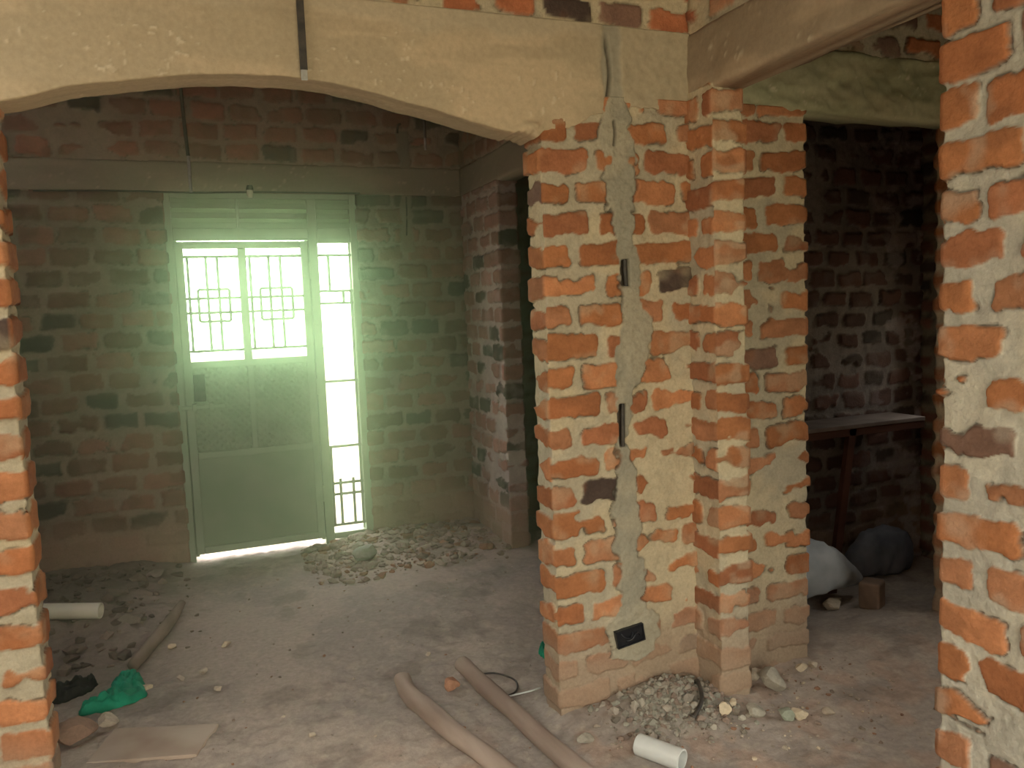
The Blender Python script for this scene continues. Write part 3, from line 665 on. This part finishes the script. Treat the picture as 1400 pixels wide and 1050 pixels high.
# ------------------------------------------------------------------ stones
import bmesh
def ico(sub):
    bm = bmesh.new(); bmesh.ops.create_icosphere(bm, subdivisions=sub, radius=1)
    V = np.array([v.co[:] for v in bm.verts]); F = np.array([[v.index for v in f.verts] for f in bm.faces]); bm.free(); return V, F
ICO1, ICO2, ICO3 = ico(1), ico(2), ico(3)
def rock_v(base, seed, sx, sy, sz, rz, lump=0.45):
    V = base[0].copy(); r = np.random.default_rng(seed)
    for _ in range(12):                                    # chip flat facets
        d = r.normal(size=3); d /= np.linalg.norm(d); c = r.uniform(0.42, 0.85); p = V@d
        V = V - np.outer(np.maximum(p-c, 0), d)
    V = V*(1+lump*(fbm(V[:, 0]*1.6+seed, V[:, 1]*1.6+V[:, 2]*1.3, seed)-0.5))[:, None]
    V = V*[sx, sy, sz]; c, s = math.cos(rz), math.sin(rz)
    return np.stack([V[:, 0]*c-V[:, 1]*s, V[:, 0]*s+V[:, 1]*c, V[:, 2]], -1)
def rock(name, x, y, size, color, label, cat, seed, flat=0.7, asp=1.0, group=None, rz=None):
    r = np.random.default_rng(seed)
    V = rock_v(ICO3, seed, size*asp, size, size*flat, r.uniform(0, 6) if rz is None else rz)
    zmin = V[:, 2].min(); V = V + [x, y, float(fz(x, y))-zmin-size*0.12]
    col = np.array(color)*(0.85+0.3*fbm(V[:, 0]*40, V[:, 1]*40+V[:, 2]*30, seed))[:, None]
    o = mesh_obj(name, V, ICO3[1], M_STONE, col, smooth=True)
    md = o.modifiers.new('e', 'EDGE_SPLIT'); md.split_angle = math.radians(30)
    return tag(o, label, cat, group)
PALE = (0.50, 0.43, 0.34); GREY = (0.36, 0.33, 0.27); ORG = (0.38, 0.205, 0.13); CREAM = (0.60, 0.50, 0.36); DIM = (0.22, 0.19, 0.155); GRNG = (0.30, 0.32, 0.25)
for k, (nm, x, y, s, c, lab, cat, fl, asp) in enumerate([
    ('mortar_lump', 2.035, 2.50, .055, GREY, 'largest pale grey mortar lump, at the foot of the wall left of the dark doorway', 'lump', .85, 1.1),
    ('stone', 2.02, 2.585, .035, PALE, 'cream stone wedged behind the largest grey mortar lump', 'stone', .8, 1.0),
    ('stone', 1.735, 2.40, .030, CREAM, 'cream stone in front of the brick stub, just right of the mortar heap', 'stone', .9, .9),
    ('stone', 1.845, 2.365, .036, GREY, 'grey stone on the earth in front of the brick stub', 'stone', .7, 1.2),
    ('stone', 1.925, 2.29, .038, GRNG, 'mossy grey stone nearest the camera right of the brick stub', 'stone', .7, 1.1),
    ('stone', 1.962, 2.275, .026, CREAM, 'cream chip touching the mossy grey stone', 'stone', .8, 1.3),
    ('stone', 1.80, 2.44, .018, CREAM, 'small cream chip at the base corner of the brick stub', 'stone', .8, 1.3),
    ('stone', 2.10, 2.27, .024, PALE, 'pale chip on open floor in front of the dark doorway', 'stone', .7, 1.4),
    ('stone', 2.245, 2.585, .026, CREAM, 'cream chip at the foot of the left doorway jamb', 'stone', .7, 1.5),
    ('stone', 2.30, 2.575, .020, PALE, 'pale chip on the threshold of the dark doorway', 'stone', .7, 1.2),
    ('brick_fragment', 0.913, 3.095, .042, ORG, 'orange brick fragment between the far ends of the two poles', 'brick fragment', .8, .9),
    ('brick_fragment', 0.83, 2.72, .022, ORG, 'small orange brick chip beside the left pole', 'brick fragment', .7, 1.2),
    ('stone', 0.918, 3.47, .016, PALE, 'pale pebble beyond the far end of the right pole', 'stone', .8, 1.0),
    ('mortar_lump', 0.985, 5.03, .085, GRNG, 'green grey mortar lump in the rubble under the sidelight', 'lump', .6, 1.3),
    ('mortar_lump', 0.95, 5.22, .06, GREY, 'grey lump against the foot of the sidelight', 'lump', .7, 1.1),
    ('stone', -0.256, 5.20, .055, GREY, 'pale flat stone in the dark corner left of the steel door', 'stone', .45, 1.5),
    ('mortar_lump', -0.43, 4.82, .06, DIM, 'grey lump behind the cream pipe end', 'lump', .6, 1.2),
    ('mortar_lump', -0.345, 4.44, .06, DIM, 'grey lump between the cream pipe end and the stick', 'lump', .6, 1.2),
    ('stone', -0.115, 3.725, .018, PALE, 'long flat pale chip on the floor, right of the cream chip by the green bag', 'stone', .4, 2.6),
    ('stone', -0.25, 3.69, .026, CREAM, 'cream chip just right of the green bag', 'stone', .5, 1.6),
    ('stone', -0.02, 3.735, .022, PALE, 'round pale stone on the floor right of the green bag', 'stone', .8, 1.1),
    ('stone', -0.154, 4.09, .020, CREAM, 'small cream pebble beside the grey stick', 'stone', .8, 1.2),
    ('stone', 0.086, 3.985, .020, CREAM, 'small cream pebble on the open floor left of centre', 'stone', .8, 1.3),
    ('stone', 0.03, 3.51, .018, PALE, 'pale pebble on the floor beyond the fibre board', 'stone', .8, 1.0),
    ('brick_fragment', -0.46, 3.34, .085, (0.30, 0.20, 0.15), 'dusty brown brick lump between the green bag and the fibre board', 'brick fragment', .6, 1.1),
    ('stone', -0.37, 3.40, .045, PALE, 'pale dusty stone at the far left corner of the fibre board', 'stone', .6, 1.3),
    ('mortar_lump', 1.20, 2.47, .028, GREY, 'grey lump between the near pole and the plastic pipe', 'lump', .7, 1.2),
    ('stone', 0.335, 2.945, .016, PALE, 'pale pebble on open floor left of the poles', 'stone', .8, 1.0),
    ('stone', 2.93, 3.13, .06, PALE, 'pale lump under the white sack inside the dark doorway', 'stone', .6, 1.3),
    ]):
    rock(nm, x, y, s, c, lab, cat, 400+k, fl, asp)

def rubble(name, n, xr, yr, smin, smax, cols, label, seed, weight=None, flat=0.6, base=ICO1):
    r = np.random.default_rng(seed); VV = []; FF = []; CC = []; off = 0; k = 0; tries = 0
    while k < n and tries < n*30:
        tries += 1
        x = r.uniform(*xr); y = r.uniform(*yr)
        if weight is not None and r.random() > weight(x, y): continue
        s = smin*(smax/smin)**(r.random()**2.2)
        V = rock_v(base, seed*1000+k, s*r.uniform(.8, 1.5), s, s*r.uniform(.45, .85)*flat/.6, r.uniform(0, 6.28))
        V = V + [x, y, float(fz(x, y))+s*0.15]
        c = np.array(cols[r.integers(len(cols))])*r.uniform(.75, 1.2)
        VV.append(V); FF.append(base[1]+off); CC.append(np.broadcast_to(c, V.shape)); off += len(V); k += 1
    o = mesh_obj(name, np.vstack(VV), np.vstack(FF), M_STONE, np.vstack(CC), smooth=False)
    return tag(o, label, 'rubble', kind='stuff')
DUST = [(0.30, 0.25, 0.20), (0.26, 0.20, 0.16), (0.36, 0.30, 0.24), (0.40, 0.34, 0.27), (0.30, 0.17, 0.11)]
rubble('rubble', 1700, (0.62, 1.84), (4.6, 5.48), .007, .05, DUST, 'broken brick and mortar rubble heaped along the wall right of the steel door', 21, lambda x, y: min(1, (y-4.6)/0.6)*(1 if x < 1.6 else .6))
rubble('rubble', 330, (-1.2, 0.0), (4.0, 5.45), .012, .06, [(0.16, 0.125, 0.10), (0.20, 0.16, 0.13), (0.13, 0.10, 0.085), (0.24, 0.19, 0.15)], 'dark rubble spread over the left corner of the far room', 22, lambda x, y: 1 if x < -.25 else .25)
MORT = [(0.32, 0.31, 0.255), (0.35, 0.325, 0.27), (0.27, 0.205, 0.165), (0.23, 0.20, 0.16), (0.34, 0.30, 0.25)]
rubble('mortar_crumbs', 900, (1.28, 1.86), (2.2, 2.64), .005, .024, MORT, 'heap of grey mortar crumbs at the foot of the pier', 23, lambda x, y: math.exp(-((x-1.60)/0.19)**2-((y-2.52)/0.13)**2), flat=.8)
rubble('gravel', 420, (1.25, 2.5), (2.0, 2.64), .003, .015, DUST+[(0.55, 0.46, 0.34)], 'small gravel scattered before the brick stub and doorway', 24, lambda x, y: .35+.65*math.exp(-((y-2.5)/.2)**2))
rubble('grit', 420, (-0.4, 1.8), (2.3, 4.9), .003, .011, DUST+[(0.5, 0.43, 0.34)], 'fine grit scattered over the floor of the far room', 25, lambda x, y: 0 if (x > 1.12 and 2.3 < y < 2.9) else 1)

# ------------------------------------------------------------------ fittings on the pier
def tube_obj(name, pts, r, mat, label, cat, sub=4, nseg=10, parent=None, group=None):
    V, F = sweep(pts, r, nseg, sub)
    o = mesh_obj(name, V, F, mat, parent=None)
    if parent:
        o.parent = parent; o.matrix_parent_inverse = parent.matrix_world.inverted()
        return o
    return tag(o, label, cat, group)
tube_obj('electrical_conduit', [(1.524, YP+0.004, 1.585), (1.521, YP+0.004, 1.64), (1.519, YP+0.004, 1.70)], .0085, M_IRON, 'dark conduit showing in the upper slot of the pier plaster', 'conduit')
tube_obj('electrical_conduit', [(1.490, YP+0.002, 0.99), (1.491, YP+0.001, 1.08), (1.494, YP+0.002, 1.175)], .0075, M_IRON, 'slim dark conduit showing in the lower slot of the pier plaster', 'conduit')
def socket():
    root = thing('socket_box', (1.488, YP-0.01, 0.28), 'small black electrical box set in the plaster low on the pier', 'socket box')
    y0 = YP-0.026; w, h = .060, .034
    V, F = [], []
    o = box_obj('box_rim', [(1.488-w, 1.488+w, y0, YP+.03, .28+h-.006, .28+h), (1.488-w, 1.488+w, y0, YP+.03, .28-h, .28-h+.006), (1.488-w, 1.488-w+.006, y0, YP+.03, .28-h, .28+h), (1.488+w-.006, 1.488+w, y0, YP+.03, .28-h, .28+h)], M_BLACK, root, .002)
    b = box_obj('box_back', [(1.488-w+.004, 1.488+w-.004, y0+.006, YP+.03, .28-h+.004, .28+h-.004)], M_BLACK, root, 0)
    for pts in ([(1.45, y0+.008, .30), (1.46, y0+.002, .285), (1.485, y0-.002, .275), (1.50, y0+.008, .29)], [(1.47, y0+.008, .265), (1.49, y0+.0, .268), (1.515, y0+.003, .285), (1.53, y0+.008, .27)]):
        tube_obj('wire', pts, .004, M_BLACK, None, None, parent=root)
    root.rotation_euler = (0, math.radians(-8), 0)
socket()
tube_obj('cable', [(1.735, 2.60, 0.075), (1.728, 2.58, 0.07), (1.71, 2.53, float(fz(1.71, 2.53))+.03), (1.672, 2.45, float(fz(1.672, 2.45))+.024), (1.60, 2.40, float(fz(1.60, 2.40))+.012)], .008, M_IRON, 'dark cable end curling out of the mortar heap beside the brick stub', 'cable', 6)
tube_obj('wire', [G(1.06, 3.17, .012), G(1.12, 3.13, .018), G(1.17, 3.05, .012), G(1.14, 2.96, .006), G(1.08, 2.93, .006)], .004, M_IRON, 'loop of thin wire on the floor between the right pole and the pier', 'wire', 6, 8)
tube_obj('wire', [G(1.09, 2.93, .006), G(1.17, 2.90, .02), G(1.225, 2.91, .008)], .0035, M_PVC, 'short pale wire at the foot of the pier beside the right pole', 'wire', 6, 8)

# hanging conduits
def hanging(name, x, y, ztop, zbot, r, label, dx=0.0, tip=0.03, band=False):
    root = thing(name, (x+dx, y, zbot), label, 'conduit')
    if band:
        box = box_obj('strip', [(x-r, x+r, y-.004, y+.004, zbot+tip, ztop)], M_IRON, root, .001)
        box_obj('cut_end', [(x-r*.85, x+r*.85, y-.005, y+.005, zbot, zbot+tip)], M_ZINC, root, .001)
    else:
        tube_obj('sheath', [(x, y, ztop), (x+dx*.5, y, (ztop+zbot)/2), (x+dx, y, zbot+tip)], r, M_IRON, None, None, parent=root)
        c = tube_obj('cut_end', [(x+dx, y, zbot+tip), (x+dx*1.03, y, zbot+tip*.5), (x+dx*1.06, y, zbot)], r*.9, M_ZINC, None, None, parent=root)
        c['label'] = 'bright bare metal end'
hanging('electrical_conduit', 0.399, YP-0.028, 3.2, 2.252, .011, 'dark conduit strip hanging down the front of the arch beam', band=True)
hanging('electrical_conduit', 0.082, YB-0.03, 3.2, 2.325, .011, 'long conduit with a bright lower end hanging above the steel door', dx=0.02, tip=0.22)
hanging('electrical_conduit', 1.172, 4.0, 3.2, 2.332, .007, 'thin conduit with a bright tip hanging behind the right end of the arch', dx=0.004, tip=0.06)
tube_obj('electrical_conduit', [(1.425, YB-0.012, 2.74), (1.432, YB-0.014, 2.79), (1.45, YB-0.013, 2.80)], .008, M_IRON, 'short bent conduit stub high on the wall right of the steel door', 'conduit')
tube_obj('electrical_conduit', [(1.465, YB-0.008, 2.32), (1.463, YB-0.008, 2.20), (1.455, YB-0.008, 2.06)], .006, M_IRON, 'thin dark cable run down the wall right of the steel door', 'conduit')

tube_obj('cable', [(-0.75, YB-0.014, 2.322), (-0.3, YB-0.014, 2.330), (0.1, YB-0.014, 2.326), (0.5, YB-0.014, 2.336), (1.15, YB-0.014, 2.338)], .006, M_IRON, 'thin dark cable strung along the beam over the steel door', 'cable')
def lamp_holder():
    root = thing('lamp_holder', (0.45, YB-0.03, 2.345), 'small pale lamp holder on the cable above the steel door', 'lamp holder')
    V, F = sweep([(0.45, YB-0.03, 2.375), (0.45, YB-0.03, 2.36), (0.45, YB-0.03, 2.345)], [.016, .022, .022], 14, 2)
    o = mesh_obj('cap', V, F, M_IRON); o.parent = root; o.matrix_parent_inverse = root.matrix_world.inverted()
    V, F = sweep([(0.45, YB-0.03, 2.346), (0.45, YB-0.03, 2.32), (0.45, YB-0.03, 2.30)], [.019, .020, .014], 14, 2)
    o = mesh_obj('socket', V, F, M_PVC2); o.parent = root; o.matrix_parent_inverse = root.matrix_world.inverted()
lamp_holder()

# ------------------------------------------------------------------ things in the store
def table():
    root = thing('work_table', (3.1, 3.4, 0.0), 'red brown timber worktable against the back wall of the dark store', 'table')
    box_obj('table_top', [(2.40, 3.71, 3.28, 3.53, 0.84, 0.862)], M_TOP, root, .003)
    box_obj('front_rail', [(2.40, 3.71, 3.285, 3.315, 0.80, 0.839)], M_TABLE, root, .003)
    z0 = float(fz(3.1, 3.3))
    for (xt, xb, y) in ((3.21, 3.07, 3.30), (2.45, 2.45, 3.30), (2.45, 2.45, 3.50)):
        w = .022; V = []
        for (xx, zz) in ((xb, z0-.01), (xt, 0.839)):
            V += [(xx-w, y-.015, zz), (xx+w, y-.015, zz), (xx+w, y+.015, zz), (xx-w, y+.015, zz)]
        o = mesh_obj('leg', np.array(V), [(0, 3, 2, 1), (4, 5, 6, 7), (0, 1, 5, 4), (1, 2, 6, 5), (2, 3, 7, 6), (3, 0, 4, 7)], M_TABLE, smooth=False)
        o.parent = root; o.matrix_parent_inverse = root.matrix_world.inverted()
table()
def sack(name, spine, ry, rz, mat, label, seed):
    """a half-filled sack: flattened tube with folds and a gathered neck; spine (x,y,z) centre line"""
    P = np.array(spine, float); m = 40; n = 36
    t = np.linspace(0, len(P)-1, m); cx = [np.interp(t, np.arange(len(P)), P[:, q]) for q in range(3)]
    RY = np.interp(t, np.arange(len(P)), ry); RZ = np.interp(t, np.arange(len(P)), rz)
    k = np.exp(-((t[:, None]-t[None, :])/0.3)**2); k /= k.sum(1)[:, None]
    cx = [k@c for c in cx]; RY = k@RY; RZ = k@RZ
    V = []
    for i in range(m):
        for j in range(n):
            a = 2*math.pi*j/n; ca, sa = math.cos(a), math.sin(a)
            e = 1+0.30*(float(fbm(i*0.22, ca*1.6+4+sa, seed))-0.5)+0.16*(float(fbm(i*0.6, 3*ca+2*sa, seed+3))-0.5)+0.03*math.sin(5*a+i*.5)
            y = np.sign(ca)*abs(ca)**.8*RY[i]*e; z = np.sign(sa)*abs(sa)**.8*RZ[i]*e
            zz = cx[2][i]+z
            V.append((cx[0][i], cx[1][i]+y, max(zz, float(fz(cx[0][i], cx[1][i]+y))+.002)))
    F = []
    for i in range(m-1):
        for j in range(n):
            j2 = (j+1) % n; F.append((i*n+j, i*n+j2, (i+1)*n+j2, (i+1)*n+j))
    F.append(tuple(range(n))[::-1]); F.append(tuple((m-1)*n+j for j in range(n)))
    return tag(mesh_obj(name, np.array(V), F, mat), label, 'sack')
f0 = float(fz(3.0, 3.15))
sack('sack', [(2.56, 3.24, .13), (2.68, 3.24, .17), (2.84, 3.23, .185), (2.98, 3.23, .155), (3.08, 3.22, .11), (3.16, 3.22, .075), (3.19, 3.22, .065)], [.05, .12, .13, .12, .09, .04, .02], [.05, .14, .15, .11, .07, .03, .015], M_SACK, 'half filled white sack lying inside the dark doorway by the left jamb', 501)
sack('sack', [(3.25, 3.41, .03), (3.32, 3.41, .06), (3.42, 3.41, .10), (3.54, 3.41, .115), (3.66, 3.41, .10), (3.73, 3.41, .08)], [.03, .06, .085, .09, .085, .04], [.03, .07, .12, .14, .13, .07], M_SACK2, 'dusty blue grey sack in the shade under the worktable', 507)
def loose_brick(x, y, rz, lab):
    V, F = [], []; boxm(V, F, -.055, .055, -.05, .05, 0, .135)
    o = mesh_obj('brick', np.array(V, float), F, mat_noise('dusty_brick', (0.22, 0.15, 0.11), (0.33, 0.23, 0.17), 12, .9, .4), smooth=False)
    o.location = (x, y, float(fz(x, y))-.006); o.rotation_euler = (0, 0, rz)
    md = o.modifiers.new('edge', 'BEVEL'); md.width = .012; md.segments = 3
    tag(o, lab, 'brick')
loose_brick(3.075, 3.03, 0.5, 'dusty half brick standing on end before the end of the white sack')
